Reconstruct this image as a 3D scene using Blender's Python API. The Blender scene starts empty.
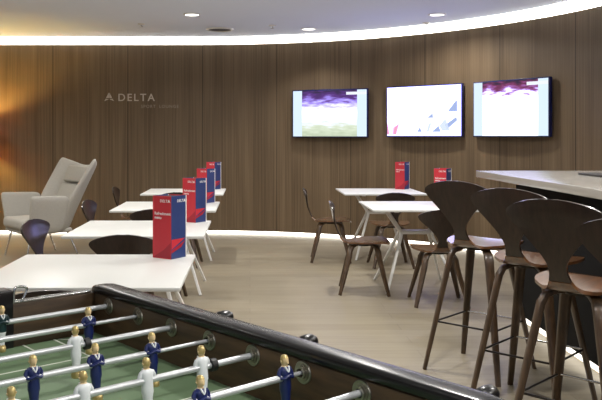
import bpy, bmesh, math, random
from mathutils import Vector, Matrix, Euler

random.seed(7)
C = bpy.context.scene.collection
scene = bpy.context.scene
R = math.radians

# ---------------------------------------------------------------- camera, world, lights, exposure
H = 1.37                       # eye height
F = 770.0                      # focal length in pixels of the 602-wide frame
cam_d = bpy.data.cameras.new('camera')
cam_d.sensor_width = 36.0
cam_d.lens = 36.0 * F / 602.0
cam_d.shift_x = (301 - 250) / 602.0
cam_d.shift_y = -(200 - 136) / 602.0
cam_d.clip_start = 0.02
cam = bpy.data.objects.new('camera', cam_d)
cam.location = (0, 0, H)
cam.rotation_euler = (R(90), 0, 0)
C.objects.link(cam)
scene.camera = cam

world = bpy.data.worlds.new('world')
world.use_nodes = True
world.node_tree.nodes['Background'].inputs[0].default_value = (0.75, 0.85, 1.0, 1)
world.node_tree.nodes['Background'].inputs[1].default_value = 0.55
scene.world = world

scene.view_settings.view_transform = 'Standard'
scene.view_settings.look = 'None'
scene.view_settings.gamma = 1.0
scene.view_settings.use_curve_mapping = False
scene.view_settings.exposure = 0.0

CEIL = 2.745


def area_light(loc, energy, size=0.16, color=(1, 0.97, 0.925), spread=150):
    l = bpy.data.lights.new('downlight_beam', 'AREA')
    l.shape = 'DISK'
    l.size = size
    l.energy = energy
    l.color = color
    l.spread = R(spread)
    o = bpy.data.objects.new('downlight_beam', l)
    o.location = loc
    C.objects.link(o)
    return o


VISIBLE_DOWNLIGHTS = [(-0.655, 8.69), (2.11, 8.69), (0.75, 9.86)]
for x, y in VISIBLE_DOWNLIGHTS:
    area_light((x, y, CEIL - 0.02), 22 if y < 9 else 9, spread=150 if y < 9 else 110)
for y, e in ((6.9, 27), (5.0, 26), (3.1, 22), (0.9, 16), (-1.5, 22)):
    for x in (-4.4, -2.0, 0.75, 2.9):
        if x > 2.5 and y > 6:
            continue
        if y < 4:
            e2 = e * (0.35 if x < 0 else 1.5)
        else:
            e2 = e
        area_light((x, y, CEIL - 0.02), e2)
area_light((-4.4, 8.69, CEIL - 0.02), 22)

# ---------------------------------------------------------------- helpers


def lin(c):
    c = c / 255.0
    return c / 12.92 if c <= 0.04045 else ((c + 0.055) / 1.055) ** 2.4


def rgb(r, g, b):
    return (lin(r), lin(g), lin(b), 1.0)


def mat(name, col=(0.8, 0.8, 0.8, 1), rough=0.5, metal=0.0, coat=0.0, emit=None, strength=0.0, spec=0.5, vary=0.06, vscale=14.0):
    m = bpy.data.materials.new(name)
    m.use_nodes = True
    nt = m.node_tree
    b = nt.nodes['Principled BSDF']
    b.inputs['Base Color'].default_value = col
    b.inputs['Roughness'].default_value = rough
    b.inputs['Metallic'].default_value = metal
    b.inputs['Specular IOR Level'].default_value = spec
    b.inputs['Coat Weight'].default_value = coat
    b.inputs['Coat Roughness'].default_value = 0.12
    if emit:
        b.inputs['Emission Color'].default_value = emit
        b.inputs['Emission Strength'].default_value = strength
    elif vary > 0:
        tc = nt.nodes.new('ShaderNodeTexCoord')
        n = nt.nodes.new('ShaderNodeTexNoise')
        n.inputs['Scale'].default_value = vscale
        n.inputs['Detail'].default_value = 3
        mx = nt.nodes.new('ShaderNodeMix')
        mx.data_type = 'RGBA'
        mx.inputs[6].default_value = tuple(v * (1 - vary) for v in col[:3]) + (1,)
        mx.inputs[7].default_value = tuple(min(1, v * (1 + vary)) for v in col[:3]) + (1,)
        nt.links.new(tc.outputs['Object'], n.inputs['Vector'])
        nt.links.new(n.outputs['Fac'], mx.inputs[0])
        nt.links.new(mx.outputs[2], b.inputs['Base Color'])
    return m


def wood(name, c1, c2, scale=(40, 40, 2.0), rough=0.35, coat=0.0, coords='Object', detail=6, spec=0.5):
    m = mat(name, c1, rough, coat=coat, vary=0, spec=spec)
    nt = m.node_tree
    b = nt.nodes['Principled BSDF']
    tc = nt.nodes.new('ShaderNodeTexCoord')
    mp = nt.nodes.new('ShaderNodeMapping')
    mp.inputs['Scale'].default_value = scale
    n = nt.nodes.new('ShaderNodeTexNoise')
    n.inputs['Scale'].default_value = 1.0
    n.inputs['Detail'].default_value = detail
    n.inputs['Roughness'].default_value = 0.6
    r = nt.nodes.new('ShaderNodeValToRGB')
    r.color_ramp.elements[0].position = 0.32
    r.color_ramp.elements[0].color = c1
    r.color_ramp.elements[1].position = 0.68
    r.color_ramp.elements[1].color = c2
    nt.links.new(tc.outputs[coords], mp.inputs['Vector'])
    nt.links.new(mp.outputs['Vector'], n.inputs['Vector'])
    nt.links.new(n.outputs['Fac'], r.inputs['Fac'])
    nt.links.new(r.outputs['Color'], b.inputs['Base Color'])
    return m


def link_obj(name, bm, mats, parent=None, angle=40, smooth=True):
    me = bpy.data.meshes.new(name)
    bm.normal_update()
    bm.to_mesh(me)
    bm.free()
    if not isinstance(mats, (list, tuple)):
        mats = [mats]
    for m in mats:
        me.materials.append(m)
    if smooth:
        for p in me.polygons:
            p.use_smooth = True
        me.set_sharp_from_angle(angle=R(angle))
    o = bpy.data.objects.new(name, me)
    C.objects.link(o)
    if parent is not None:
        o.parent = parent
    return o


def tag(o, label, cat, group=None):
    o['label'] = label
    o['category'] = cat
    if group:
        o['group'] = group
    return o


def structure(o):
    o['kind'] = 'structure'
    return o


def thing(name, label, cat, loc=(0, 0, 0), rz=0.0, group=None):
    o = bpy.data.objects.new(name, None)
    o.empty_display_size = 0.1
    C.objects.link(o)
    o.location = loc
    o.rotation_euler = (0, 0, rz)
    return tag(o, label, cat, group)


def copy_tree(o, parent=None):
    kids = [k for k in bpy.data.objects if k.parent is o]
    c = o.copy()
    C.objects.link(c)
    if parent is not None:
        c.parent = parent
    for k in kids:
        copy_tree(k, c)
    return c


def new():
    return bmesh.new()


def add_box(bm, lo, hi, bevel=0.0, seg=2, mi=0, M=None):
    lo, hi = Vector(lo), Vector(hi)
    r = bmesh.ops.create_cube(bm, size=1.0)
    vs = r['verts']
    s = hi - lo
    c = (hi + lo) / 2
    for v in vs:
        v.co = Vector((v.co.x * s.x, v.co.y * s.y, v.co.z * s.z)) + c
        if M is not None:
            v.co = M @ v.co
    fs = set(f for v in vs for f in v.link_faces)
    for f in fs:
        f.material_index = mi
    if bevel > 0:
        es = list(set(e for v in vs for e in v.link_edges))
        bmesh.ops.bevel(bm, geom=es, offset=bevel, segments=seg, profile=0.5, affect='EDGES', clamp_overlap=True, material=-1)


def add_tube(bm, path, radii, n=12, mi=0, cap=True, up=None, flat=None):
    """round (or flattened: flat = list of (half width, half thickness)) section swept along path"""
    path = [Vector(p) for p in path]
    if not isinstance(radii, (list, tuple)):
        radii = [radii] * len(path)
    rings = []
    prev = None
    for i, p in enumerate(path):
        if i == 0:
            t = path[1] - path[0]
        elif i == len(path) - 1:
            t = path[-1] - path[-2]
        else:
            t = (path[i + 1] - path[i]).normalized() + (path[i] - path[i - 1]).normalized()
        t.normalize()
        if up is not None:
            a = Vector(up)
            a = (a - t * a.dot(t)).normalized()
        elif prev is None:
            a = t.orthogonal().normalized()
        else:
            a = (prev - t * prev.dot(t)).normalized()
        prev = a
        b = t.cross(a)
        ring = []
        for k in range(n):
            th = 2 * math.pi * k / n
            if flat:
                c, s = math.cos(th), math.sin(th)
                e = 0.5
                ca = math.copysign(abs(c) ** e, c) * flat[i][0]
                sb = math.copysign(abs(s) ** e, s) * flat[i][1]
            else:
                ca, sb = math.cos(th) * radii[i], math.sin(th) * radii[i]
            ring.append(bm.verts.new(p + a * ca + b * sb))
        rings.append(ring)
    for i in range(len(rings) - 1):
        for k in range(n):
            f = bm.faces.new((rings[i][k], rings[i][(k + 1) % n], rings[i + 1][(k + 1) % n], rings[i + 1][k]))
            f.material_index = mi
    if cap:
        f = bm.faces.new(list(reversed(rings[0])))
        f.material_index = mi
        f = bm.faces.new(rings[-1])
        f.material_index = mi


def add_lathe(bm, prof, n=24, mi=0, M=None, mids=None):
    """prof = [(r, z)]; M places it"""
    rings = []
    for r, z in prof:
        if r < 1e-6:
            v = Vector((0, 0, z))
            rings.append([bm.verts.new(M @ v if M else v)])
        else:
            ring = []
            for k in range(n):
                th = 2 * math.pi * k / n
                v = Vector((r * math.cos(th), r * math.sin(th), z))
                ring.append(bm.verts.new(M @ v if M else v))
            rings.append(ring)
    for i in range(len(rings) - 1):
        a, b = rings[i], rings[i + 1]
        m = mids[i] if mids else mi
        for k in range(n):
            k2 = (k + 1) % n
            if len(a) == 1 and len(b) == 1:
                continue
            if len(a) == 1:
                f = bm.faces.new((a[0], b[k2], b[k]))
            elif len(b) == 1:
                f = bm.faces.new((a[k], a[k2], b[0]))
            else:
                f = bm.faces.new((a[k], a[k2], b[k2], b[k]))
            f.material_index = m
    bmesh.ops.recalc_face_normals(bm, faces=bm.faces[:])


def add_prism(bm, poly, z0, z1, mi=0, M=None):
    bot = [bm.verts.new((M @ Vector((x, y, z0))) if M else (x, y, z0)) for x, y in poly]
    top = [bm.verts.new((M @ Vector((x, y, z1))) if M else (x, y, z1)) for x, y in poly]
    n = len(poly)
    fs = [bm.faces.new(list(reversed(bot))), bm.faces.new(top)]
    for k in range(n):
        fs.append(bm.faces.new((bot[k], bot[(k + 1) % n], top[(k + 1) % n], top[k])))
    for f in fs:
        f.material_index = mi
    bmesh.ops.recalc_face_normals(bm, faces=fs)


def catmull(pts, n):
    """pts: list of tuples; n samples"""
    pts = [Vector(p) if len(p) <= 4 else p for p in pts]
    P = [pts[0] * 2 - pts[1]] + pts + [pts[-1] * 2 - pts[-2]]
    out = []
    segs = len(pts) - 1
    for i in range(n):
        u = i / (n - 1) * segs
        k = min(int(u), segs - 1)
        t = u - k
        p0, p1, p2, p3 = P[k], P[k + 1], P[k + 2], P[k + 3]
        out.append(0.5 * ((2 * p1) + (p2 - p0) * t + (2 * p0 - 5 * p1 + 4 * p2 - p3) * t * t + (3 * p1 - p0 - 3 * p2 + p3) * t ** 3))
    return out


def text_mesh(name, body, size, m, parent, loc, rot, extrude=0.0, space=1.0, align='LEFT', embolden=0.0):
    cu = bpy.data.curves.new(name, 'FONT')
    cu.body = body
    cu.size = size
    cu.extrude = extrude
    cu.space_character = space
    cu.align_x = align
    cu.offset = embolden
    t = bpy.data.objects.new(name + '_curve', cu)
    C.objects.link(t)
    bpy.context.view_layer.update()
    me = bpy.data.meshes.new_from_object(t.evaluated_get(bpy.context.evaluated_depsgraph_get()))
    bpy.data.objects.remove(t)
    me.materials.clear()
    me.materials.append(m)
    o = bpy.data.objects.new(name, me)
    C.objects.link(o)
    if parent is not None:
        o.parent = parent
    o.location = loc
    o.rotation_euler = rot
    return o


# ---------------------------------------------------------------- materials
M_ceiling = mat('ceiling_paint', rgb(228, 236, 250), 0.9, vary=0.015, vscale=2)
M_plaster = mat('plaster', rgb(170, 165, 158), 0.9, vary=0.02, vscale=2)
M_led = mat('led_diffuser', (1, 1, 1, 1), 0.6, emit=(1.0, 0.96, 0.90, 1), strength=9.0)
M_led_floor = mat('led_floor_diffuser', (1, 1, 1, 1), 0.6, emit=(1.0, 0.94, 0.83, 1), strength=5.0)
M_led_bar = mat('led_bar_diffuser', (1, 1, 1, 1), 0.6, emit=(1.0, 0.94, 0.83, 1), strength=2.2)
M_lens = mat('downlight_lens', (1, 1, 1, 1), 0.5, emit=(1, 0.97, 0.92, 1), strength=4.0)
M_white_metal = mat('white_painted_metal', rgb(222, 220, 215), 0.4, vary=0.02)
M_table_white = mat('white_laminate', rgb(206, 206, 202), 0.38, vary=0.015, vscale=3)
M_black = mat('black_lacquer', rgb(16, 16, 18), 0.28, vary=0.1)
M_rail = mat('black_rail_rubber', rgb(15, 15, 17), 0.25, vary=0.08, vscale=30)
M_dark_panel = mat('dark_bar_panel', rgb(10, 9, 9), 0.8, vary=0.15, spec=0.15)
M_chrome = mat('chrome', rgb(205, 205, 205), 0.18, metal=1.0, vary=0.03)
M_steel_rod = mat('steel_rod', rgb(206, 209, 212), 0.34, metal=0.55, vary=0.03)
M_darkmetal = mat('dark_metal', rgb(50, 46, 44), 0.3, metal=0.8, vary=0.05)
M_bearing = mat('bearing_metal', rgb(158, 153, 142), 0.3, metal=0.9, vary=0.06)
M_sign = mat('sign_metal', rgb(196, 186, 172), 0.5, metal=0.0, vary=0.04)
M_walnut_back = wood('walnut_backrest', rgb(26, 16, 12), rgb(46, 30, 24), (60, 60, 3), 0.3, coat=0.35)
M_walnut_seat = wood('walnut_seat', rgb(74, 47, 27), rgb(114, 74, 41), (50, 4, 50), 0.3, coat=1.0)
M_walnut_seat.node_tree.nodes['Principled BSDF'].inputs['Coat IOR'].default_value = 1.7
M_walnut_leg = wood('walnut_leg', rgb(50, 36, 24), rgb(84, 63, 43), (60, 60, 4), 0.35, coat=0.2)
M_cabinet = wood('foosball_veneer', rgb(54, 39, 23), rgb(86, 64, 39), (6, 6, 50), 0.5)
M_fabric = mat('grey_wool', rgb(168, 164, 156), 0.95, vary=0.08, vscale=60, spec=0.2)
M_field = mat('green_linoleum', rgb(100, 123, 92), 0.5, vary=0.08, vscale=6)
M_line = mat('field_paint', rgb(205, 210, 196), 0.6, vary=0.03)
M_navy = mat('navy_enamel', rgb(22, 34, 88), 0.3, coat=0.3, vary=0.15, vscale=80)
M_teal = mat('teal_enamel', rgb(14, 46, 50), 0.35, coat=0.3, vary=0.15, vscale=80)
M_whiteenamel = mat('white_enamel', rgb(222, 226, 228), 0.35, vary=0.05, vscale=80)
M_gold = mat('worn_gilt', rgb(196, 174, 116), 0.3, metal=0.5, vary=0.15, vscale=90)
M_face = mat('painted_flesh', rgb(212, 186, 140), 0.4, vary=0.06, vscale=90)
M_red = mat('red_card', rgb(192, 44, 56), 0.45, vary=0.03)
M_red2 = mat('dark_red_card', rgb(158, 26, 44), 0.45, vary=0.03)
M_navycard = mat('navy_card', rgb(42, 58, 110), 0.45, vary=0.03)
M_navytop = mat('dark_card_inside', rgb(34, 34, 48), 0.6, vary=0.03)
M_paper = mat('white_card', rgb(228, 224, 220), 0.6, vary=0.02)
M_bezel = mat('television_bezel', rgb(30, 36, 88), 0.25, vary=0.03)  # deep blue paints the blue glow on the frame edges into the base colour
M_counter = mat('counter_stone', rgb(168, 164, 156), 0.22, coat=0.3, vary=0.05, vscale=5)
M_mat = mat('bar_mat_rubber', rgb(40, 36, 34), 0.6, vary=0.1)
M_sign_dim = mat('sign_metal_small', rgb(150, 138, 122), 0.5, vary=0.04)
M_speaker = mat('speaker_grille', rgb(70, 70, 72), 0.7, vary=0.1)
M_rubber = mat('black_rubber', rgb(14, 14, 15), 0.5, vary=0.1)
M_shade = mat('lamp_shade_fabric', rgb(214, 150, 70), 0.9, vary=0.05)
_nt = M_shade.node_tree
_tr = _nt.nodes.new('ShaderNodeBsdfTranslucent')
_tr.inputs[0].default_value = rgb(190, 130, 60)
_mx = _nt.nodes.new('ShaderNodeMixShader')
_mx.inputs[0].default_value = 0.35
_nt.links.new(_nt.nodes['Principled BSDF'].outputs[0], _mx.inputs[1])
_nt.links.new(_tr.outputs[0], _mx.inputs[2])
_nt.links.new(_mx.outputs[0], _nt.nodes['Material Output'].inputs[0])

# ---- wall veneer: UV in metres
M_wall = mat('walnut_veneer_wall', (0.1, 0.07, 0.05, 1), 0.5, vary=0, spec=0.3)
nt = M_wall.node_tree
b = nt.nodes['Principled BSDF']
uv = nt.nodes.new('ShaderNodeUVMap')
uv.uv_map = 'UVMap'


def node(t, **kw):
    n = nt.nodes.new(t)
    for k, v in kw.items():
        setattr(n, k, v)
    return n


def wall_noise(scale, detail, rough):
    mp = node('ShaderNodeMapping')
    mp.inputs['Scale'].default_value = scale
    n = node('ShaderNodeTexNoise')
    n.inputs['Scale'].default_value = 1
    n.inputs['Detail'].default_value = detail
    n.inputs['Roughness'].default_value = rough
    nt.links.new(uv.outputs['UV'], mp.inputs['Vector'])
    nt.links.new(mp.outputs['Vector'], n.inputs['Vector'])
    return n.outputs['Fac']


g1 = wall_noise((48, 0.5, 1), 4, 0.6)
g2 = wall_noise((4.5, 0.35, 1), 2, 0.5)
add = node('ShaderNodeMath', operation='MULTIPLY_ADD')
add.inputs[1].default_value = 0.6
nt.links.new(g1, add.inputs[0])
mul = node('ShaderNodeMath', operation='MULTIPLY')
mul.inputs[1].default_value = 0.4
nt.links.new(g2, mul.inputs[0])
nt.links.new(mul.outputs[0], add.inputs[2])
ramp = node('ShaderNodeValToRGB')
ramp.color_ramp.elements[0].position = 0.34
ramp.color_ramp.elements[0].color = rgb(90, 74, 55)
ramp.color_ramp.elements[1].position = 0.66
ramp.color_ramp.elements[1].color = rgb(126, 107, 83)
nt.links.new(add.outputs[0], ramp.inputs['Fac'])
# veneer leaf tone, one per 0.21 m, and a dark seam every 1.05 m
sep = node('ShaderNodeSeparateXYZ')
nt.links.new(uv.outputs['UV'], sep.inputs[0])


def M_(op, a, bval):
    n = node('ShaderNodeMath', operation=op)
    nt.links.new(a, n.inputs[0])
    if bval is not None:
        n.inputs[1].default_value = bval
    return n.outputs[0]


leaf = M_('FLOOR', M_('DIVIDE', sep.outputs[0], 0.21), None)
wn = node('ShaderNodeTexWhiteNoise', noise_dimensions='1D')
nt.links.new(leaf, wn.inputs['W'])
leafv = node('ShaderNodeMapRange')
leafv.inputs[3].default_value = 0.92
leafv.inputs[4].default_value = 1.07
nt.links.new(wn.outputs['Value'], leafv.inputs[0])
seam = M_('LESS_THAN', M_('FRACT', M_('DIVIDE', M_('ADD', sep.outputs[0], 50.27), 1.05), None), 0.010)
seamv = node('ShaderNodeMapRange')
seamv.inputs[3].default_value = 1.0
seamv.inputs[4].default_value = 0.35
nt.links.new(seam, seamv.inputs[0])
vm = node('ShaderNodeVectorMath', operation='SCALE')
nt.links.new(ramp.outputs['Color'], vm.inputs[0])
nt.links.new(leafv.outputs[0], vm.inputs['Scale'])
vm2 = node('ShaderNodeVectorMath', operation='SCALE')
nt.links.new(vm.outputs[0], vm2.inputs[0])
nt.links.new(seamv.outputs[0], vm2.inputs['Scale'])
nt.links.new(vm2.outputs[0], b.inputs['Base Color'])

# ---- floor planks
M_floor = mat('oak_plank_floor', (0.3, 0.25, 0.2, 1), 0.38, vary=0, spec=0.4)
nt = M_floor.node_tree
b = nt.nodes['Principled BSDF']
tc = node('ShaderNodeTexCoord')
br = node('ShaderNodeTexBrick')
br.offset = 0.37
br.inputs['Scale'].default_value = 1.0
br.inputs['Brick Width'].default_value = 1.7
br.inputs['Row Height'].default_value = 0.17
br.inputs['Mortar Size'].default_value = 0.0016
br.inputs['Color1'].default_value = rgb(134, 124, 104)
br.inputs['Color2'].default_value = rgb(144, 134, 114)
br.inputs['Mortar'].default_value = rgb(110, 99, 85)
nt.links.new(tc.outputs['Object'], br.inputs['Vector'])
mp = node('ShaderNodeMapping')
mp.inputs['Scale'].default_value = (1.6, 26, 1)
n = node('ShaderNodeTexNoise')
n.inputs['Scale'].default_value = 1
n.inputs['Detail'].default_value = 5
nt.links.new(tc.outputs['Object'], mp.inputs['Vector'])
nt.links.new(mp.outputs['Vector'], n.inputs['Vector'])
mr = node('ShaderNodeMapRange')
mr.inputs[1].default_value = 0.3
mr.inputs[2].default_value = 0.7
mr.inputs[3].default_value = 0.88
mr.inputs[4].default_value = 1.07
nt.links.new(n.outputs['Fac'], mr.inputs[0])
vm = node('ShaderNodeVectorMath', operation='SCALE')
nt.links.new(br.outputs['Color'], vm.inputs[0])
nt.links.new(mr.outputs[0], vm.inputs['Scale'])
nt.links.new(vm.outputs[0], b.inputs['Base Color'])

# ---------------------------------------------------------------- room shell
WX, WY, WR = -0.8, 6.4, 4.4            # arc centre and radius of the bowed wall
WALL_Y = WY + WR
WOOD_Z0, WOOD_Z1 = 0.045, 2.646


def wall_path(off=0.0, step=2.0):
    """points along the wall front, offset towards the room by off; returns [(x, y, arc length)]"""
    pts = []
    x = -6.5
    while x < WX - 0.01:
        pts.append((x, WALL_Y - off, x - WX))
        x += 0.4
    a = 0.0
    while a <= 90.001:
        r = WR - off
        pts.append((WX + r * math.sin(R(a)), WY + r * math.cos(R(a)), WR * R(a)))
        a += step
    y = WY - 0.5
    while y > -3.01:
        pts.append((WX + WR - off, y, WR * R(90) + WY - y))
        y -= 0.5
    return pts


def wall_strip(name, z0, z1, off, m, thick=0.03):
    bm = new()
    uvl = bm.loops.layers.uv.new('UVMap')
    front, back = wall_path(off), wall_path(off - thick)
    rows = []
    for f, bk in zip(front, back):
        rows.append([(bm.verts.new((f[0], f[1], z0)), f[2], z0), (bm.verts.new((f[0], f[1], z1)), f[2], z1),
                     (bm.verts.new((bk[0], bk[1], z1)), f[2], z1), (bm.verts.new((bk[0], bk[1], z0)), f[2], z0)])
    for a, c in zip(rows, rows[1:]):
        for k in range(4):
            q = [a[k], a[(k + 1) % 4], c[(k + 1) % 4], c[k]]
            fc = bm.faces.new([v[0] for v in q])
            for lp, v in zip(fc.loops, q):
                lp[uvl].uv = (v[1], v[2])
    bmesh.ops.recalc_face_normals(bm, faces=bm.faces[:])
    return link_obj(name, bm, m, angle=30)


structure(wall_strip('wall_back', WOOD_Z0, WOOD_Z1, 0.0, M_wall, 0.04))
structure(wall_strip('wall_back_plaster', 0.0, 3.0, -0.045, M_plaster, 0.05))

bm = new()
add_box(bm, (-6.5, -3.0, -0.05), (4.0, 11.2, 0.0))
structure(link_obj('floor', bm, M_floor, smooth=False))

bm = new()
cp = wall_path(0.10)
poly = [(x, y) for x, y, _ in cp] + [(-6.5, -3.0)]
add_prism(bm, poly, CEIL, CEIL + 0.03)
structure(link_obj('ceiling', bm, M_ceiling, smooth=False))
bm = new()
add_box(bm, (-6.5, -3.0, 3.0), (4.0, 11.2, 3.05))
structure(link_obj('ceiling_slab', bm, M_ceiling, smooth=False))
bm = new()
add_box(bm, (-6.56, -3.0, 0.0), (-6.5, 11.0, 3.0))
structure(link_obj('wall_left', bm, M_plaster, smooth=False))
tag(wall_strip('cove_light', WOOD_Z1 + 0.012, 2.83, -0.02, M_led, 0.02),
    'long glowing white cove light along the top of the wood wall', 'light strip')
tag(wall_strip('floor_strip_light', 0.004, WOOD_Z0 - 0.004, -0.02, M_led_floor, 0.02),
    'glowing white strip light along the foot of the wood wall', 'light strip')

# ---------------------------------------------------------------- ceiling fittings
labels = ['recessed ceiling downlight above the wall lettering, leftmost of the three',
          'recessed ceiling downlight farthest right, above the gap between the two right screens',
          'recessed ceiling downlight close to the cove, above the leftmost television']
for (x, y), lab in zip(VISIBLE_DOWNLIGHTS, labels):
    t = thing('downlight', lab, 'ceiling light', (x, y, CEIL), 0, 'recessed ceiling downlights')
    bm = new()
    add_lathe(bm, [(0.082, -0.012), (0.10, -0.004), (0.10, 0.0), (0.078, 0.0), (0.078, -0.010), (0.082, -0.012)], 28)
    link_obj('trim_ring', bm, M_white_metal, t)
    bm = new()
    add_lathe(bm, [(0.0, -0.008), (0.078, -0.008), (0.078, -0.001), (0, -0.001)], 28)
    link_obj('lens', bm, M_lens, t)

t = thing('ceiling_speaker', 'round flush ceiling speaker with a dark grille near the cove light', 'speaker', (-0.39, 9.9, CEIL))
bm = new()
add_lathe(bm, [(0.15, -0.016), (0.172, -0.012), (0.178, 0.0), (0.145, 0.0), (0.145, -0.01), (0.15, -0.016)], 36)
link_obj('rim', bm, M_white_metal, t)
bm = new()
add_lathe(bm, [(0, -0.006), (0.145, -0.008), (0.145, -0.001), (0, -0.001)], 36)
link_obj('grille', bm, M_speaker, t)

for x, y, lab in ((-1.33, 9.43, 'small ceiling sprinkler above the wall lettering, left of the round speaker'),
                  (0.275, 9.55, 'small ceiling sprinkler between the round speaker and the nearest downlight'),
                  (2.14, 9.35, 'small ceiling sprinkler by the cove above the rightmost screen gap')):
    t = thing('sprinkler', lab, 'sprinkler', (x, y, CEIL), 0, 'ceiling sprinklers')
    bm = new()
    add_lathe(bm, [(0.045, 0.0), (0.043, -0.008), (0.022, -0.016), (0.0, -0.016)], 20)
    link_obj('escutcheon', bm, M_white_metal, t)
    bm = new()
    add_lathe(bm, [(0.011, -0.015), (0.011, -0.03), (0.022, -0.034), (0.022, -0.038), (0.0, -0.038)], 14)
    link_obj('sprinkler_head', bm, M_chrome, t)

# ---------------------------------------------------------------- wall lettering
sg = thing('wall_sign', 'raised metal airline lettering with a triangle emblem on the wood wall', 'sign', (-2.05, WALL_Y, 1.86))
FACE = (R(90), 0, 0)


def emblem(name, scale, m, parent, loc, rot=FACE, depth=0.012):
    """three-facet triangle emblem in local x, y (front = +z)"""
    bm = new()
    s = scale
    add_prism(bm, [(-0.03 * s, 0.36 * s), (-0.03 * s, 1.0 * s), (-0.36 * s, 0.36 * s)], 0, depth)
    add_prism(bm, [(0.03 * s, 0.36 * s), (0.36 * s, 0.36 * s), (0.03 * s, 1.0 * s)], 0, depth)
    add_prism(bm, [(-0.40 * s, 0.28 * s), (-0.56 * s, 0.0), (-0.02 * s, 0.22 * s)], 0, depth)
    add_prism(bm, [(0.40 * s, 0.28 * s), (0.02 * s, 0.22 * s), (0.56 * s, 0.0)], 0, depth)
    o = link_obj(name, bm, m, parent, smooth=False)
    o.location = loc
    o.rotation_euler = rot
    return o


emblem('emblem', 0.118, M_sign, sg, (0.075, -0.001, 0.0))
text_mesh('lettering', 'DELTA', 0.145, M_sign, sg, (0.195, -0.001, 0.002), FACE, 0.006, 1.28, embolden=0.0012)
text_mesh('small_lettering', 'SPORT', 0.060, M_sign_dim, sg, (0.52, -0.001, -0.095), FACE, 0.003, 1.22)
text_mesh('small_lettering', 'LOUNGE', 0.060, M_sign_dim, sg, (0.775, -0.001, -0.095), FACE, 0.003, 1.22)

# ---------------------------------------------------------------- televisions


def screen_material(name, kind):
    global nt
    m = bpy.data.materials.new(name)
    m.use_nodes = True
    nt = m.node_tree
    for n_ in list(nt.nodes):
        nt.nodes.remove(n_)
    out = node('ShaderNodeOutputMaterial')
    em = node('ShaderNodeEmission')
    em.inputs['Strength'].default_value = 4.6
    nt.links.new(em.outputs[0], out.inputs[0])
    tc_ = node('ShaderNodeUVMap')
    tc_.uv_map = 'UVMap'
    sp = node('ShaderNodeSeparateXYZ')
    nt.links.new(tc_.outputs[0], sp.inputs[0])
    if kind == 'plain':
        em.inputs['Color'].default_value = (0.36, 0.355, 0.85, 1)
        return m
    nz = node('ShaderNodeTexNoise')
    nz.inputs['Scale'].default_value = 1.0
    nz.inputs['Detail'].default_value = 4
    mp_ = node('ShaderNodeMapping')
    mp_.inputs['Scale'].default_value = (7, 17, 1)
    nt.links.new(tc_.outputs[0], mp_.inputs[0])
    nt.links.new(mp_.outputs[0], nz.inputs[0])
    # v distorted by noise drives the bands: pitch below, blown-out crowd, dark stand on top
    off = node('ShaderNodeMath', operation='MULTIPLY_ADD')
    off.inputs[1].default_value = 0.52
    nt.links.new(nz.outputs['Fac'], off.inputs[0])
    sub = node('ShaderNodeMath', operation='SUBTRACT')
    sub.inputs[1].default_value = 0.26
    nt.links.new(sp.outputs[1], sub.inputs[0])
    nt.links.new(sub.outputs[0], off.inputs[2])
    rp = node('ShaderNodeValToRGB')
    cr = rp.color_ramp
    if kind == 'match':
        stops = [(0.0, (0.13, 0.15, 0.11)), (0.2, (0.17, 0.19, 0.15)), (0.34, (0.24, 0.25, 0.30)), (0.50, (0.46, 0.45, 1.0)), (0.64, (0.20, 0.195, 0.34)),
                 (0.74, (0.10, 0.075, 0.24)), (0.86, (0.03, 0.012, 0.06)), (1.0, (0.012, 0.008, 0.02))]
    else:
        stops = [(0.0, (0.32, 0.36, 0.40)), (0.25, (0.44, 0.46, 0.75)), (0.6, (0.46, 0.45, 1.0)), (0.76, (0.30, 0.27, 0.55)),
                 (0.84, (0.09, 0.035, 0.11)), (0.92, (0.05, 0.012, 0.03)), (1.0, (0.012, 0.008, 0.015))]
    while len(cr.elements) < len(stops):
        cr.elements.new(0.5)
    for e, (p, c) in zip(cr.elements, stops):
        e.position = p
        e.color = c + (1,)
    nt.links.new(off.outputs[0], rp.inputs[0])
    # side bars
    bar = M_('GREATER_THAN', M_('ABSOLUTE', M_('SUBTRACT', sp.outputs[0], 0.5), None), 0.375)
    mx = node('ShaderNodeMix', data_type='RGBA')
    nt.links.new(bar, mx.inputs[0])
    nt.links.new(rp.outputs[0], mx.inputs[6])
    mx.inputs[7].default_value = (0.17, 0.205, 0.24, 1)
    # score box top right
    bx_ = node('ShaderNodeMath', operation='MULTIPLY')
    c1 = M_('GREATER_THAN', sp.outputs[0], 0.73)
    c2 = M_('COMPARE', sp.outputs[1], 0.925)
    c2.node.inputs[2].default_value = 0.03
    nt.links.new(c1, bx_.inputs[0])
    nt.links.new(c2, bx_.inputs[1])
    mx2 = node('ShaderNodeMix', data_type='RGBA')
    nt.links.new(bx_.outputs[0], mx2.inputs[0])
    nt.links.new(mx.outputs[2], mx2.inputs[6])
    mx2.inputs[7].default_value = (0.2, 0.21, 0.23, 1)
    nt.links.new(mx2.outputs[2], em.inputs['Color'])
    return m


TVW, TVH = 1.035, 0.615


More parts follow.
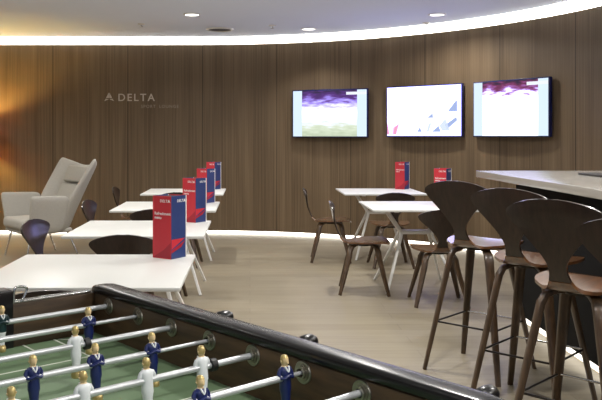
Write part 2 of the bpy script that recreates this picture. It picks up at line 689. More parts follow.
def television(a, label, kind, bottom, name):
    """a: angle along the arc in degrees"""
    r = WR - 0.10
    x, y = WX + r * math.sin(R(a)), WY + r * math.cos(R(a))
    t = thing('television', label, 'television', (x, y, bottom), -R(a), 'wall televisions')
    bm = new()
    w, h = TVW / 2 + 0.014, TVH
    add_box(bm, (-w, -0.005, -0.014), (w, 0.045, h + 0.014), 0.006)
    link_obj('housing', bm, M_bezel, t)
    bm = new()
    uvl = bm.loops.layers.uv.new('UVMap')
    vs = [bm.verts.new(p) for p in ((-TVW / 2, -0.007, 0), (TVW / 2, -0.007, 0), (TVW / 2, -0.007, h), (-TVW / 2, -0.007, h))]
    f = bm.faces.new(vs)
    for lp, c in zip(f.loops, ((0, 0), (1, 0), (1, 1), (0, 1))):
        lp[uvl].uv = c
    sc = link_obj('screen', bm, screen_material(name, kind), t, smooth=False)
    if kind == 'plain':
        mA = mat(name + '_graphic_blue', (0, 0, 0, 1), 0.5, emit=(0.30, 0.38, 0.62, 1), strength=1.3)
        mB = mat(name + '_graphic_pink', (0, 0, 0, 1), 0.5, emit=(0.85, 0.35, 0.55, 1), strength=1.1)
        mC = mat(name + '_graphic_pale', (0, 0, 0, 1), 0.5, emit=(0.58, 0.66, 0.92, 1), strength=1.3)
        g = lambda p: [((u - 0.5) * TVW, v * TVH) for u, v in p]
        MM = Matrix(((1, 0, 0, 0), (0, 0, -1, -0.0075), (0, 1, 0, 0), (0, 0, 0, 1)))
        for p, mi in (([(0.83, 0.48), (0.95, 0.48), (0.95, 0.68), (0.93, 0.68)], 0),
                      ([(0.56, 0.36), (0.64, 0.36), (0.63, 0.45)], 0),
                      ([(0.62, 0.08), (0.74, 0.08), (0.71, 0.20)], 0),
                      ([(0.42, 0.08), (0.49, 0.08), (0.46, 0.17)], 0),
                      ([(0.82, 0.13), (0.95, 0.30), (0.94, 0.37), (0.80, 0.22)], 0),
                      ([(0.55, 0.08), (0.58, 0.08), (0.62, 0.27), (0.58, 0.24)], 2),
                      ([(0.72, 0.20), (0.80, 0.34), (0.86, 0.10), (0.76, 0.10)], 2),
                      ([(0.08, 0.03), (0.13, 0.03), (0.17, 0.25), (0.09, 0.17)], 1),
                      ([(0.0, 0.03), (0.035, 0.03), (0.0, 0.28)], 1)):
            bm = new()
            add_prism(bm, g(p), 0, 0.0006, 0, MM)
            link_obj('screen_graphic', bm, [mA, mB, mC][mi], sc, smooth=False)
    bm = new()
    add_box(bm, (-0.2, 0.045, 0.16), (0.2, 0.075, 0.46), 0.004)
    add_box(bm, (-0.07, 0.07, 0.22), (0.07, 0.098, 0.40), 0.004)
    link_obj('wall_bracket', bm, M_darkmetal, t)
    return t


television(25.6, 'wall television showing a match with a green strip at the bottom, leftmost of three', 'match', 1.365, 'screen_match')
television(43.2, 'wall television with a plain white slide and blue triangles, middle of three', 'plain', 1.372, 'screen_slide')
television(59.3, 'wall television with an overexposed match and red crowd, rightmost of three', 'bright', 1.372, 'screen_bright')

# ---------------------------------------------------------------- floor lamp just left of the photo
t = thing('floor_lamp', 'floor lamp with a drum shade glowing amber beside the wing chair', 'lamp', (-3.67, 10.37, 0))
bm = new()
add_lathe(bm, [(0, 0), (0.15, 0), (0.15, 0.015), (0.02, 0.025), (0, 0.025)], 28)
link_obj('base', bm, M_darkmetal, t)
bm = new()
add_tube(bm, [(0, 0, 0.02), (0, 0, 1.38)], 0.012)
link_obj('pole', bm, M_darkmetal, t)
bm = new()
add_lathe(bm, [(0.17, 1.28), (0.17, 1.54), (0.166, 1.54), (0.166, 1.28), (0.17, 1.28)], 32)
link_obj('lamp_shade', bm, M_shade, t)
l = bpy.data.lights.new('floor_lamp_bulb', 'POINT')
l.energy = 62
l.color = (1.0, 0.70, 0.20)
l.shadow_soft_size = 0.035
o = bpy.data.objects.new('floor_lamp_bulb', l)
o.location = (0, 0, 1.44)
o.parent = t
C.objects.link(o)

# ---------------------------------------------------------------- square tables
TAB = 0.90


def make_table():
    t = thing('square_table', '', 'table')
    h = TAB / 2
    bm = new()
    add_box(bm, (-h, -h, 0.722), (h, h, 0.74), 0.004)
    link_obj('tabletop', bm, M_table_white, t)
    bm = new()
    for sx in (-1, 1):
        add_box(bm, (sx * 0.22 - 0.02, -0.30, 0.702), (sx * 0.22 + 0.02, 0.30, 0.722), 0.003)
    add_box(bm, (-0.24, -0.02, 0.702), (0.24, 0.02, 0.722), 0.003)
    link_obj('under_frame', bm, M_white_metal, t)
    for sx in (-1, 1):
        for sy in (-1, 1):
            bm = new()
            knee = Vector((sx * 0.13, sy * 0.05, 0.50))
            top = Vector((sx * 0.27, sy * 0.09, 0.705))
            foot = Vector((sx * 0.315, sy * 0.335, 0.0))
            k0 = knee + (top - knee).normalized() * 0.035
            k1 = knee + (foot - knee).normalized() * 0.035
            add_tube(bm, [top, k0, knee + Vector((sx * 0.006, 0, 0)), k1, foot], 0.0, 12,
                     up=(0, 1, 0), flat=[(0.019, 0.013), (0.020, 0.014), (0.020, 0.014), (0.020, 0.014), (0.014, 0.011)])
            link_obj('leg', bm, M_white_metal, t)
    bm = new()
    add_box(bm, (-0.13, -0.07, 0.485), (0.13, 0.07, 0.515), 0.006)
    link_obj('stretcher', bm, M_white_metal, t)
    return t


LX = -1.19 + TAB / 2
RX = 1.025 + TAB / 2
ROWS = [3.20, 4.84, 6.50, 8.33]
tables = [
    (LX, ROWS[0], 'square white table in the left row, nearest the table football game'),
    (LX, ROWS[1], 'square white table in the left row, second from the table football game'),
    (LX, ROWS[2], 'square white table in the left row, third from the table football game'),
    (LX, ROWS[3], 'square white table in the left row, closest to the wood wall'),
    (RX + 0.025, 6.55, 'square white table on the right, partly behind the bar stools'),
    (RX + 0.005, 8.36, 'square white table on the right, closest to the wood wall and below the televisions'),
]
proto = make_table()
for i, (x, y, lab) in enumerate(tables):
    o = proto if i == 0 else copy_tree(proto)
    o.location = (x, y + TAB / 2, 0)
    tag(o, lab, 'table', 'square white tables')

# ---------------------------------------------------------------- moulded plywood chairs and bar stools
# profile rows: (y, z, half width)
SEAT_ROWS = [(0.222, 0.425, 0.075), (0.213, 0.432, 0.135), (0.19, 0.440, 0.178), (0.15, 0.4455, 0.203), (0.09, 0.447, 0.214), (0.02, 0.4475, 0.209),
             (-0.05, 0.4475, 0.184), (-0.105, 0.4475, 0.142), (-0.15, 0.4485, 0.098), (-0.185, 0.459, 0.064), (-0.207, 0.485, 0.046)]
BACK_ROWS = [(-0.207, 0.485, 0.046), (-0.222, 0.52, 0.037), (-0.234, 0.555, 0.041), (-0.245, 0.595, 0.063), (-0.256, 0.64, 0.098), (-0.267, 0.69, 0.141),
             (-0.277, 0.730, 0.174), (-0.284, 0.760, 0.194), (-0.288, 0.782, 0.200), (-0.290, 0.797, 0.186), (-0.2915, 0.807, 0.145), (-0.292, 0.813, 0.085), (-0.292, 0.815, 0.03)]


def shell(rows, dz, n, thick, back):
    bm = new()
    rows = catmull([(y, z + dz, w) for y, z, w in rows], n)
    cols = 15
    g = []
    for y, z, w in rows:
        w = max(w, 0.02)
        line = []
        for k in range(cols):
            x = w * (2 * k / (cols - 1) - 1)
            if back:
                f = min(1.0, max(0.0, (z - dz - 0.50) / 0.2))
                line.append(Vector((x, y + 0.75 * x * x * f, z - 0.62 * x * x * f)))
            else:
                line.append(Vector((x, y, z + 0.08 * x * x - 0.002)))
        g.append(line)
    # normals by finite differences, then two skins
    up, lo = [], []
    for i in range(len(g)):
        ru, rl = [], []
        for k in range(cols):
            a = g[min(i + 1, len(g) - 1)][k] - g[max(i - 1, 0)][k]
            c = g[i][min(k + 1, cols - 1)] - g[i][max(k - 1, 0)]
            nn = c.cross(a).normalized() * (thick / 2)
            ru.append(bm.verts.new(g[i][k] + nn))
            rl.append(bm.verts.new(g[i][k] - nn))
        up.append(ru)
        lo.append(rl)
    N = len(g)
    for i in range(N - 1):
        for k in range(cols - 1):
            bm.faces.new((up[i][k], up[i][k + 1], up[i + 1][k + 1], up[i + 1][k]))
            bm.faces.new((lo[i][k], lo[i + 1][k], lo[i + 1][k + 1], lo[i][k + 1]))
        bm.faces.new((up[i][0], up[i + 1][0], lo[i + 1][0], lo[i][0]))
        bm.faces.new((up[i][-1], lo[i][-1], lo[i + 1][-1], up[i + 1][-1]))
    for k in range(cols - 1):
        bm.faces.new((up[0][k], lo[0][k], lo[0][k + 1], up[0][k + 1]))
        bm.faces.new((up[-1][k], up[-1][k + 1], lo[-1][k + 1], lo[-1][k]))
    bmesh.ops.recalc_face_normals(bm, faces=bm.faces[:])
    return bm


def make_seat(name, cat, dz, foot, rod_z=None, lift=0.0):
    t = thing(name, '', cat)
    link_obj('seat', shell([(y, z + 0.05 * min(0.15, max(y, -0.15)), w) for y, z, w in SEAT_ROWS[:-2]] + [(-0.185, 0.457, 0.064), SEAT_ROWS[-1]], dz, 34, 0.014, False), M_walnut_seat, t, 50)
    link_obj('backrest', shell([(-0.207 + (y + 0.207) * 1.12, z + lift * max(0.0, z - 0.485) / 0.323, w) for y, z, w in BACK_ROWS], dz, 40, 0.012, True), M_walnut_back, t, 50)
    sz = 0.437 + dz
    bm = new()
    add_lathe(bm, [(0, sz - 0.03), (0.075, sz - 0.03), (0.08, sz - 0.02), (0.08, sz - 0.002), (0, sz - 0.002)], 24)
    link_obj('seat_mount', bm, M_darkmetal, t)
    d = math.sqrt(0.5)
    for sx in (-1, 1):
        for sy in (-1, 1):
            bm = new()
            pts = [(0.05, sz - 0.018), (0.11, sz - 0.020), (0.150, sz - 0.034), (0.172, sz - 0.07), (0.186, sz - 0.13)]
            r_end = foot
            pts += [(0.186 + (r_end - 0.186) * q, (sz - 0.13) * (1 - q)) for q in (0.33, 0.66, 1.0)]
            path = [(sx * d * r, sy * d * r, z) for r, z in pts]
            ws = [0.020, 0.023, 0.025, 0.026, 0.025, 0.022, 0.019, 0.0145]
            ts = [0.008, 0.010, 0.013, 0.0145, 0.014, 0.013, 0.012, 0.0105]
            add_tube(bm, path, 0.0, 12, up=(-sy * d, sx * d, 0), flat=list(zip(ws, ts)))
            link_obj('leg', bm, M_walnut_leg, t)
    if rod_z:
        q = 1 - rod_z / (sz - 0.13)
        r = (0.186 + (foot - 0.186) * q) * d
        cs = [(r, r), (-r, r), (-r, -r), (r, -r)]
        for k in range(4):
            a, c = cs[k], cs[(k + 1) % 4]
            bm = new()
            add_tube(bm, [(a[0], a[1], rod_z), (c[0], c[1], rod_z)], 0.0055, 10)
            o = link_obj('footrest' if k == 0 else 'stretcher', bm, M_chrome if k == 0 else M_darkmetal, t)
            if k == 0:
                o['label'] = 'bright chrome front footrest rod'
    return t


chair_proto = make_seat('plywood_chair', 'chair', 0.0, 0.295, None, -0.022)
chairs = [
    (-0.745, 3.18, 0, 'dark walnut chair tucked under the nearest left table, just beyond the table football game'),
    (-0.755, 4.80, 2, 'dark walnut chair seen from behind at the second left table'),
    (-0.755, 6.38, 0, 'dark walnut chair half hidden behind the menu boxes at the third left table'),
    (-0.74, 8.2, -2, 'dark walnut chair almost hidden behind menu boxes at the left table closest to the wall'),
    (-1.22, 5.27, -102, 'walnut chair with a violet sheen on its backrest, in front of the wing chair'),
    (-1.185, 6.93, -96, 'narrow edge-on walnut chair at the third left table, right beside the grey wing chair'),
    (-1.25, 8.75, -90, 'small edge-on walnut chair at the left table closest to the wood wall'),
    (0.89, 8.50, -95, 'walnut chair in profile, leftmost of the right-hand group, its seat lit brown'),
    (1.005, 6.80, -97, 'walnut chair in profile with a violet sheen on its seat, front of the right-hand group'),
    (1.485, 8.14, 0, 'dark walnut chair seen from behind between the two right-hand white tables'),
    (1.545, 6.33, -4, 'dark walnut chair seen from behind, half covered by the farthest bar stool'),
]
for i, (x, y, rz, lab) in enumerate(chairs):
    o = chair_proto if i == 0 else copy_tree(chair_proto)
    o.location = (x, y, 0)
    o.rotation_euler = (0, 0, R(rz))
    tag(o, lab, 'chair', 'moulded walnut chairs at the white tables')

stool_proto = make_seat('bar_stool', 'bar stool', 0.298, 0.325, 0.283, 0.006)
stools = [
    (1.35, 4.53, -44, 'tall walnut bar stool farthest from the camera, at the end of the bar row'),
    (1.44, 3.92, -44, 'tall walnut bar stool second farthest along the bar'),
    (1.405, 3.26, -46, 'tall walnut bar stool second nearest along the bar with a brown seat'),
    (1.40, 2.56, -46, 'tall walnut bar stool nearest the camera, cut by the right edge of the photo'),
]
for i, (x, y, rz, lab) in enumerate(stools):
    o = stool_proto if i == 0 else copy_tree(stool_proto)
    o.location = (x, y, 0)
    o.rotation_euler = (0, 0, R(rz))
    tag(o, lab, 'bar stool', 'walnut bar stools along the bar')

# ---------------------------------------------------------------- bar
bar = thing('bar_counter', 'long bar counter with a pale stone top and dark front on the right', 'bar counter', (2.3, 3.6, 0))
bm = new()
add_box(bm, (-0.54, -2.6, 1.05), (0.70, 2.40, 1.10), 0.004)
link_obj('countertop', bm, M_counter, bar)
bm = new()
add_box(bm, (-0.36, -2.5, 0.085), (0.60, 2.02, 1.05), 0.004)
link_obj('body', bm, M_dark_panel, bar)
bm = new()
add_box(bm, (-0.27, -2.45, 0.0), (0.55, 1.97, 0.085))
link_obj('plinth', bm, M_dark_panel, bar)
bm = new()
add_box(bm, (-0.30, -2.48, 0.012), (-0.27, 2.0, 0.08), 0.002)
o = link_obj('foot_light', bm, M_led_bar, bar)
o['label'] = 'glowing white light strip along the foot of the bar'
bm = new()
add_box(bm, (2.29, 4.92, 1.10), (2.75, 5.38, 1.115), 0.005)
tag(link_obj('bar_mat', bm, M_mat), 'flat dark mat lying on the pale bar counter at the right edge', 'bar mat')

# ---------------------------------------------------------------- menu boxes


def make_menu():
    t = thing('menu_box', '', 'menu')
    s, h = 0.059, 0.322
    bm = new()
    add_box(bm, (-s + 0.002, -s + 0.002, 0.002), (s - 0.002, s - 0.002, h - 0.006), 0.001, 1, 0)
    link_obj('card_core', bm, M_navytop, t)

    def panel(name, m, side, arts, word):
        bm = new()
        add_box(bm, (-s, -0.002, 0), (s, 0.001, h), 0.0006, 1)
        p = link_obj(name, bm, m, t)
        p.location = (0, -s, 0) if side == 0 else ((s, 0, 0) if side == 1 else ((0, s, 0) if side == 2 else (-s, 0, 0)))
        p.rotation_euler = (0, 0, R(90) * side)
        for poly, am in arts:
            bm = new()
            MM = Matrix(((1, 0, 0, 0), (0, 0, -1, -0.0022), (0, 1, 0, 0), (0, 0, 0, 1)))
            add_prism(bm, poly, 0, 0.0006, 0, MM)
            link_obj('triangle_print', bm, am, p, smooth=False)
        text_mesh('airline_name', 'DELTA', 0.020, M_paper, p, (-0.014, -0.0026, h - 0.033), FACE, 0.0002, 1.1, embolden=0.0004)
        emblem('emblem', 0.016, M_paper, p, (0.047, -0.0022, h - 0.034), FACE, 0.0005)
        if word:
            text_mesh('title', word, 0.021, M_paper, p, (-s + 0.008, -0.0026, h - 0.098), FACE, 0.0002, 1.0, embolden=0.0004)
        return p

    a = [([(-s, 0.004), (s * 0.98, 0.004), (s * 0.98, 0.085), (s * 0.2, 0.045)], M_red2)]
    panel('red_panel', M_red, 0, a, 'Refreshment\nmenu')
    a2 = [([(-s, 0.045), (s * 0.9, 0.088), (s * 0.3, 0.055), (-s, 0.030)], M_red2), ([(-s, 0.050), (s * 0.85, 0.100), (-s, 0.100)], M_red)]
    panel('blue_panel', M_navycard, 1, a2, None)
    panel('red_panel', M_red, 2, a, 'Refreshment\nmenu')
    panel('blue_panel', M_navycard, 3, a2, None)
    for k, (x, y) in enumerate(((s, s), (-s, s), (-s, -s))):
        bm = new()
        add_box(bm, (x - 0.0035, y - 0.0035, 0), (x + 0.0035, y + 0.0035, h - 0.001), 0.001, 1)
        link_obj('card_edge', bm, M_paper if k < 2 else M_red, t)
    return t


menus = [
    (-0.418, 4.01, -34, 'red and navy menu box on the nearest left table, the largest of all'),
    (-0.408, 5.67, -36, 'red and navy menu box on the second left table'),
    (-0.418, 7.31, -36, 'red and navy menu box on the third left table'),
    (-0.43, 9.14, -36, 'red and navy menu box on the left table closest to the wood wall'),
    (1.81, 9.15, -38, 'red and navy menu box standing on the far right table under the televisions'),
    (1.835, 7.33, -36, 'red and navy menu box behind the top of the farthest bar stool'),
]
mp_ = make_menu()
for i, (x, y, rz, lab) in enumerate(menus):
    o = mp_ if i == 0 else copy_tree(mp_)
    o.location = (x, y, 0.74)
    o.rotation_euler = (0, 0, R(rz))
    tag(o, lab, 'menu', 'menu boxes on the white tables')

# ---------------------------------------------------------------- wing chair
wc = thing('wing_chair', 'pale grey upholstered wing lounge chair on steel legs by the wood wall', 'armchair', (-2.31, 8.85, 0), R(-51))


def panel_mesh(name, grid, thick, parent, m, levels=2):
    """grid: rows of points; smooth padded panel"""
    bm = new()
    vs = [[bm.verts.new(p) for p in row] for row in grid]
    for i in range(len(vs) - 1):
        for k in range(len(vs[0]) - 1):
            bm.faces.new((vs[i][k], vs[i][k + 1], vs[i + 1][k + 1], vs[i + 1][k]))
    o = link_obj(name, bm, m, parent, 180)
    so = o.modifiers.new('pad', 'SOLIDIFY')
    so.thickness = thick
    so.offset = 0
    so.use_even_offset = False
    ss = o.modifiers.new('soft', 'SUBSURF')
    ss.levels = levels
    ss.render_levels = levels
    return o


def lerp(a, b_, t_):
    return Vector(a) * (1 - t_) + Vector(b_) * t_


# backrest with wings curling forward: rows from seat level to the top edge; local front is -Y
back_rows = []
for z, yb, hw, wing_w, wing_y in ((0.30, 0.13, 0.27, 0.31, -0.04), (0.45, 0.19, 0.28, 0.335, -0.02), (0.64, 0.275, 0.29, 0.375, 0.04), (0.82, 0.36, 0.30, 0.405, 0.16),
                                  (0.98, 0.435, 0.31, 0.43, 0.29), (1.08, 0.48, 0.315, 0.445, 0.37)):
    row = []
    top = max(0.0, (z - 0.82) / 0.26)
    for u in (-1, -0.86, -0.66, -0.33, 0, 0.33, 0.66, 0.86, 1):
        au = abs(u)
        if au <= 0.66:
            x = u / 0.66 * hw * 0.92
            y = yb - 0.02 * (au / 0.66) ** 2
        elif au < 0.9:
            x = math.copysign((hw * 0.92 + wing_w) / 2 + 0.012, u)
            y = yb - 0.06 - (yb - wing_y) * 0.28
        else:
            x = math.copysign(wing_w, u)
            y = wing_y
        zz = z + top * (0.105 * (au ** 2) - 0.055)
        row.append((x, y, zz))
    back_rows.append(row)
panel_mesh('backrest', back_rows, 0.055, wc, M_fabric)
bm = new()
add_box(bm, (-0.245, -0.02, 0.0), (0.245, 0.03, 0.40), 0.02, 3)
o = link_obj('back_cushion', bm, M_fabric, wc)
o.location = (0, 0.125, 0.44)
o.rotation_euler = (R(-24), 0, 0)
bm = new()
add_box(bm, (-0.235, -0.03, 0.0), (0.235, 0.025, 0.20), 0.02, 3)
o = link_obj('head_cushion', bm, M_fabric, wc)
o.location = (0, 0.305, 0.83)
o.rotation_euler = (R(-24), 0, 0)
for sx in (-1, 1):
    g = []
    for z, fl in ((0.29, 0.0), (0.45, 0.3), (0.60, 0.7), (0.725, 1.0)):
        row = []
        for q in (0, 0.1, 0.4, 0.7, 1.0):
            y = (-0.38 - 0.03 * fl) * (1 - q) + (0.03 + 0.05 * fl) * q
            x = sx * (0.325 + 0.10 * fl * (1 - 0.45 * q))
            zz = z - 0.015 * fl * q
            row.append((x, y, zz))
        g.append(row)
    if sx < 0:
        g = [list(reversed(r_)) for r_ in g]
    panel_mesh('armrest', g, 0.05, wc, M_fabric)
bm = new()
add_box(bm, (-0.30, -0.40, 0.285), (0.30, 0.15, 0.335), 0.02, 3)
link_obj('seat_base', bm, M_fabric, wc)
bm = new()
add_box(bm, (-0.285, -0.44, 0.33), (0.285, 0.13, 0.455), 0.045, 4)
link_obj('seat_cushion', bm, M_fabric, wc)
for sx in (-1, 1):
    for y0, y1 in ((-0.33, -0.40), (0.10, 0.22)):
        bm = new()
        add_tube(bm, [(sx * 0.24, y0, 0.295), (sx * 0.27, y0 + (y1 - y0) * 0.1, 0.27), (sx * 0.30, y1, 0.0)], [0.011, 0.011, 0.010], 12)
        link_obj('leg', bm, M_chrome, wc)

# ---------------------------------------------------------------- table football game
# local x points out through the right-hand wall, local y points away from the camera along it
TX = math.atan2(0.639, 0.769)
U = Vector((0.64, -0.768))
T_ = Vector((0.769, 0.639))
P1 = Vector((-0.378, 2.052))
HW = 0.35
SP = 0.150
END = 0.075
LEN = 7 * SP + 2 * END
ctr = P1 + U * (3.5 * SP) - T_ * HW
fb = thing('table_football_game', 'table football game with a green pitch and steel rods in the foreground', 'table football game', (ctr.x, ctr.y, 0), TX)
YL = LEN / 2
ZF, ZR, ZT = 0.832, 0.917, 0.940
WT = 0.045
for sx in (-1, 1):
    bm = new()
    x0, x1 = (HW, HW + WT) if sx > 0 else (-HW - WT, -HW)
    add_box(bm, (x0, -YL - 0.05, 0.70), (x1, YL + 0.05, ZT), 0.003)
    link_obj('side_wall', bm, M_cabinet, fb)
    bm = new()
    xm = (x0 + x1) / 2
    yl = YL + 0.045
    prof = [(xm, -yl - 0.005), (xm, -yl + 0.02), (xm, yl - 0.02), (xm, yl + 0.005)]
    add_tube(bm, [(xm, -yl - 0.012, 0.944), (xm, -yl, 0.949), (xm, -yl + 0.04, 0.953), (xm, yl - 0.075, 0.953), (xm, yl - 0.04, 0.949), (xm, yl - 0.022, 0.943)], 0.0, 20,
             up=(1, 0, 0), flat=[(0.020, 0.008), (0.027, 0.012), (0.028, 0.013), (0.028, 0.013), (0.027, 0.012), (0.020, 0.008)])
    link_obj('side_rail', bm, M_rail, fb)
for sy in (-1, 1):
    bm = new()
    y0, y1 = (YL, YL + WT) if sy > 0 else (-YL - WT, -YL)
    # end wall in two halves around the goal mouth, plus the cross piece above it
    for a0, a1 in ((-HW, -0.115), (0.115, HW)):
        add_box(bm, (a0, y0, 0.70), (a1, y1, ZT), 0.002)
    add_box(bm, (-0.115, y0, 0.915), (0.115, y1, ZT), 0.0)
    link_obj('end_wall', bm, M_cabinet, fb)
    bm = new()
    ym = (y0 + y1) / 2
    add_tube(bm, [(-HW + 0.01, ym - sy * 0.012, ZT + 0.004), (HW - 0.01, ym - sy * 0.012, ZT + 0.004)], 0.006, 10)
    link_obj('end_trim', bm, M_chrome, fb)
    bm = new()
    add_box(bm, (-0.118, y0 - 0.002 if sy < 0 else y0 - 0.006, 0.70), (0.118, y1 + 0.006, 0.905), 0.002)
    add_box(bm, (-0.118, y0 - 0.006, 0.90), (0.118, y1 + 0.006, 0.978), 0.006)
    link_obj('goal_box', bm, M_black, fb)
bm = new()
add_box(bm, (-HW - 0.005, -YL - 0.005, 0.80), (HW + 0.005, YL + 0.005, ZF), 0)
pitch = link_obj('pitch', bm, M_field, fb, smooth=False)
bm = new()


def line(a, c, w=0.005):
    a, c = Vector(a), Vector(c)
    d_ = (c - a).normalized()
    nn = Vector((-d_.y, d_.x)) * w / 2
    add_prism(bm, [tuple(a + nn), tuple(a - nn), tuple(c - nn), tuple(c + nn)], ZF, ZF + 0.0006)


for sy in (-1, 1):
    e = sy * YL
    for hw_, dp in ((0.145, 0.075), (0.23, 0.20)):
        line((-hw_, e), (-hw_, e - sy * dp))
        line((hw_, e), (hw_, e - sy * dp))
        line((-hw_, e - sy * dp), (hw_, e - sy * dp))
    for sx in (-1, 1):
        line((sx * HW * 0.99, e - sy * 0.11), (sx * (HW - 0.11), e - sy * 0.002), 0.004)
    for k in range(12):
        a0, a1 = R(-58 + k * 116 / 12), R(-58 + (k + 1) * 116 / 12)
        line((0.11 * math.sin(a0), e - sy * (0.145 + 0.11 * math.cos(a0))), (0.11 * math.sin(a1), e - sy * (0.145 + 0.11 * math.cos(a1))), 0.004)
line((-HW, 0), (HW, 0))
for k in range(32):
    a0, a1 = 2 * math.pi * k / 32, 2 * math.pi * (k + 1) / 32
    line((0.10 * math.cos(a0), 0.10 * math.sin(a0)), (0.10 * math.cos(a1), 0.10 * math.sin(a1)))
link_obj('pitch_lines', bm, M_line, pitch, smooth=False)
bm = new()
add_box(bm, (-HW - WT + 0.01, -YL - 0.03, 0.55), (HW + WT - 0.01, YL + 0.03, 0.70), 0.004)
link_obj('cabinet_base', bm, M_cabinet, fb)
for sx in (-1, 1):
    for sy in (-1, 1):
        bm = new()
        cx, cy = sx * (HW - 0.03), sy * (YL - 0.04)
        add_tube(bm, [(cx, cy, 0.56), (cx + sx * 0.04, cy + sy * 0.03, 0.0)], [0.05, 0.035], 16)
        link_obj('leg', bm, M_cabinet, fb)
# bent wire hook beside the far goal box
bm = new()
hk = [(0.122, YL + 0.006, 0.944), (0.124, YL + 0.006, 0.975), (0.132, YL + 0.006, 0.983), (0.150, YL + 0.006, 0.981), (0.158, YL + 0.006, 0.974), (0.150, YL + 0.006, 0.955), (0.142, YL + 0.006, 0.944)]
add_tube(bm, catmull(hk, 24), 0.0035, 10)
link_obj('score_wire', bm, M_chrome, fb)


def figure_mesh(jacket, shorts, hair):
    """cast player, rod through the waist at z = 0; faces local -y"""
    bm = new()
    # z, rx (across), ry (fore and aft), material of the band above
    J, S, G, Fc = 0, 1, 2, 3
    rows = [(-0.078, 0.0095, 0.012, G), (-0.076, 0.0105, 0.014, G), (-0.066, 0.0105, 0.013, G), (-0.060, 0.0085, 0.008, S), (-0.045, 0.0095, 0.0085, S), (-0.030, 0.0115, 0.0095, S),
            (-0.024, 0.0130, 0.0105, J), (-0.012, 0.0125, 0.0105, J), (0.0, 0.0120, 0.0110, J), (0.010, 0.0135, 0.0110, J), (0.016, 0.0150, 0.0100, J), (0.0205, 0.0135, 0.0085, J),
            (0.0235, 0.0075, 0.0065, Fc), (0.0255, 0.0052, 0.0056, Fc), (0.028, 0.0058, 0.0068, Fc), (0.031, 0.0072, 0.0084, Fc), (0.036, 0.0078, 0.0090, Fc), (0.041, 0.0076, 0.0088, G),
            (0.045, 0.0062, 0.0072, G), (0.0475, 0.0035, 0.0042, G), (0.0483, 0.0008, 0.001, G)]
    n_ = 18
    rings = []
    for z, rx, ry, m_ in rows:
        ring = []
        for k in range(n_):
            th = 2 * math.pi * k / n_
            x, y = rx * math.cos(th), ry * math.sin(th)
            if -0.079 < z < -0.06:
                y -= 0.003
            if 0.030 < z < 0.037 and abs(math.sin(th) + 1) < 0.02:
                y -= 0.0028 if z < 0.034 else 0.001
            ring.append(bm.verts.new((x, y, z)))
        rings.append(ring)
    for i in range(len(rings) - 1):
        for k in range(n_):
            f = bm.faces.new((rings[i][k], rings[i][(k + 1) % n_], rings[i + 1][(k + 1) % n_], rings[i + 1][k]))
            mi = rows[i][3]
            mid = (k + 0.5) / n_ * 2 * math.pi
            if 0.030 < rows[i][0] < 0.042 and math.sin(mid) > -0.35:
                mi = G                                # hair at the back and sides
            f.material_index = mi
    bm.faces.new(list(reversed(rings[0]))).material_index = G
    bm.faces.new(rings[-1]).material_index = G
    # arms folded in front of the chest
    for sx in (-1, 1):
        add_tube(bm, [(sx * 0.0125, 0, 0.0185), (sx * 0.0165, 0.000, 0.010), (sx * 0.0165, -0.003, 0.001), (sx * 0.011, -0.0105, 0.001), (-sx * 0.002, -0.0125, 0.006)],
                 [0.0042, 0.0045, 0.0042, 0.0038, 0.0033], 10, J)
    # open white collar
    for sx in (-1, 1):
        add_tube(bm, [(sx * 0.005, -0.0062, 0.0245), (sx * 0.003, -0.0098, 0.018), (0, -0.0112, 0.0125)], [0.0018, 0.0018, 0.001], 8, 4)
    # ears
    for sx in (-1, 1):
        add_tube(bm, [(sx * 0.0072, 0.0005, 0.033), (sx * 0.0086, 0.001, 0.0365)], [0.0016, 0.0018], 8, Fc)
    return bm


FIG = {}


def figure(kind, parent, x, swing):
    if kind not in FIG:
        j = {'navy': M_navy, 'white': M_whiteenamel, 'keeper': M_teal}[kind]
        s_ = {'navy': M_navy, 'white': M_whiteenamel, 'keeper': M_whiteenamel}[kind]
        o_ = link_obj('player_figure', figure_mesh(j, s_, M_gold), [j, s_, M_gold, M_face, M_whiteenamel], parent, 50)
        o_['label'] = {'navy': 'cast figure in a navy jacket', 'white': 'cast figure in a white jacket', 'keeper': 'goalkeeper figure in dark teal with white shorts'}[kind]
        FIG[kind] = o_
    else:
        o_ = FIG[kind].copy()
        C.objects.link(o_)
        o_.parent = parent
    o_.location = (x, 0, 0)
    o_.scale = (0.92, 0.98, 0.88)
    # navy side attacks towards the near end (local -y), white side the other way
    base_rz = 0.0 if kind != 'white' else R(180)
    o_.rotation_euler = (R(swing), 0, base_rz)
    return o_


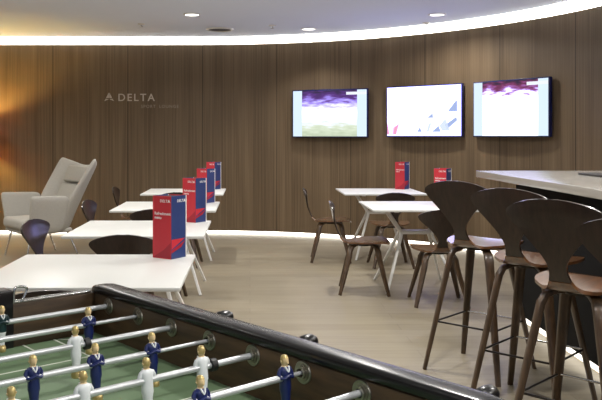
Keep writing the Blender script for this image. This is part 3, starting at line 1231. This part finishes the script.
# rods: index from the far end; players by distance from the right wall (local x = HW - distance)
RODS = [
    ('navy', [('keeper', 0.292)], 0.0, False, 2),
    ('navy', [('navy', 0.138), ('navy', 0.44)], -0.0, False, -3),
    ('white', [('white', 0.248), ('white', 0.45), ('white', 0.60)], 0.0, True, 4),
    ('navy', [('navy', 0.149), ('navy', 0.281), ('navy', 0.411), ('navy', 0.531), ('navy', 0.645)], 0.0, False, -4),
    ('white', [('white', 0.130), ('white', 0.256), ('white', 0.385), ('white', 0.515), ('white', 0.63)], 0.0, True, 5),
    ('navy', [('navy', 0.047), ('navy', 0.242), ('navy', 0.44)], 0.0, False, -3),
    ('white', [('white', 0.27), ('white', 0.56)], 0.0, True, 0),
    ('white', [('white', 0.35)], 0.0, True, 0),
]
for i, (team, players, _, handle, sw) in enumerate(RODS):
    y = YL - END - i * SP
    bm = new()
    xr = HW + WT + ((0.05 if i == 6 else 0.115) if handle else 0.02)
    xl = -HW - WT - (0.02 if handle else 0.10)
    if team == 'navy' and i > 0:
        xs = HW - players[0][1] + 0.012          # telescopic rod: thin inner bar on this side
        add_tube(bm, [(xl, 0, 0), (xs, 0, 0)], 0.0063, 14)
        add_tube(bm, [(xs - 0.02, 0, 0), (xr, 0, 0)], 0.0042, 12)
    else:
        add_tube(bm, [(xl, 0, 0), (xr, 0, 0)], 0.0063, 14)
    rod = link_obj('rod', bm, M_steel_rod, fb)
    rod.location = (0, y, ZR)
    for kind, d_ in players:
        figure(kind, rod, HW - d_, sw)
    # rubber bumpers beside the outer players
    for kind, d_ in (players[0], players[-1]):
        if kind != 'white':
            continue
        bm = new()
        s_ = 1 if (kind, d_) == players[0] else -1
        xx = HW - d_ + s_ * 0.026
        if xx + 0.012 > HW:
            continue
        add_tube(bm, [(xx - 0.006, 0, 0), (xx + 0.006, 0, 0)], 0.0125, 16)
        link_obj('bumper', bm, M_rubber, rod)
    for sx in (-1, 1):
        bm = new()
        MM = Matrix.Translation((sx * HW, y, ZR)) @ Matrix.Rotation(-sx * R(90), 4, 'Y')
        add_lathe(bm, [(0.0085, 0.003), (0.0085, 0.009), (0.0125, 0.009), (0.0125, 0.005), (0.016, 0.005), (0.016, 0.0025), (0.021, 0.0025), (0.0225, 0.0005), (0.0225, -0.002), (0.0085, -0.002)], 24, 0, MM)
        link_obj('bearing', bm, M_bearing, fb)
    bm = new()
    hs = 1 if handle else -1
    hx = (xr if handle else xl)
    MM = Matrix.Translation((hx - hs * 0.025, 0, 0)) @ Matrix.Rotation(hs * R(90), 4, 'Y')
    add_lathe(bm, [(0, 0), (0.013, 0), (0.0165, 0.006), (0.0175, 0.02), (0.0165, 0.034), (0.011, 0.044), (0, 0.046)], 18, 0, MM)
    link_obj('handle', bm, M_black, rod)
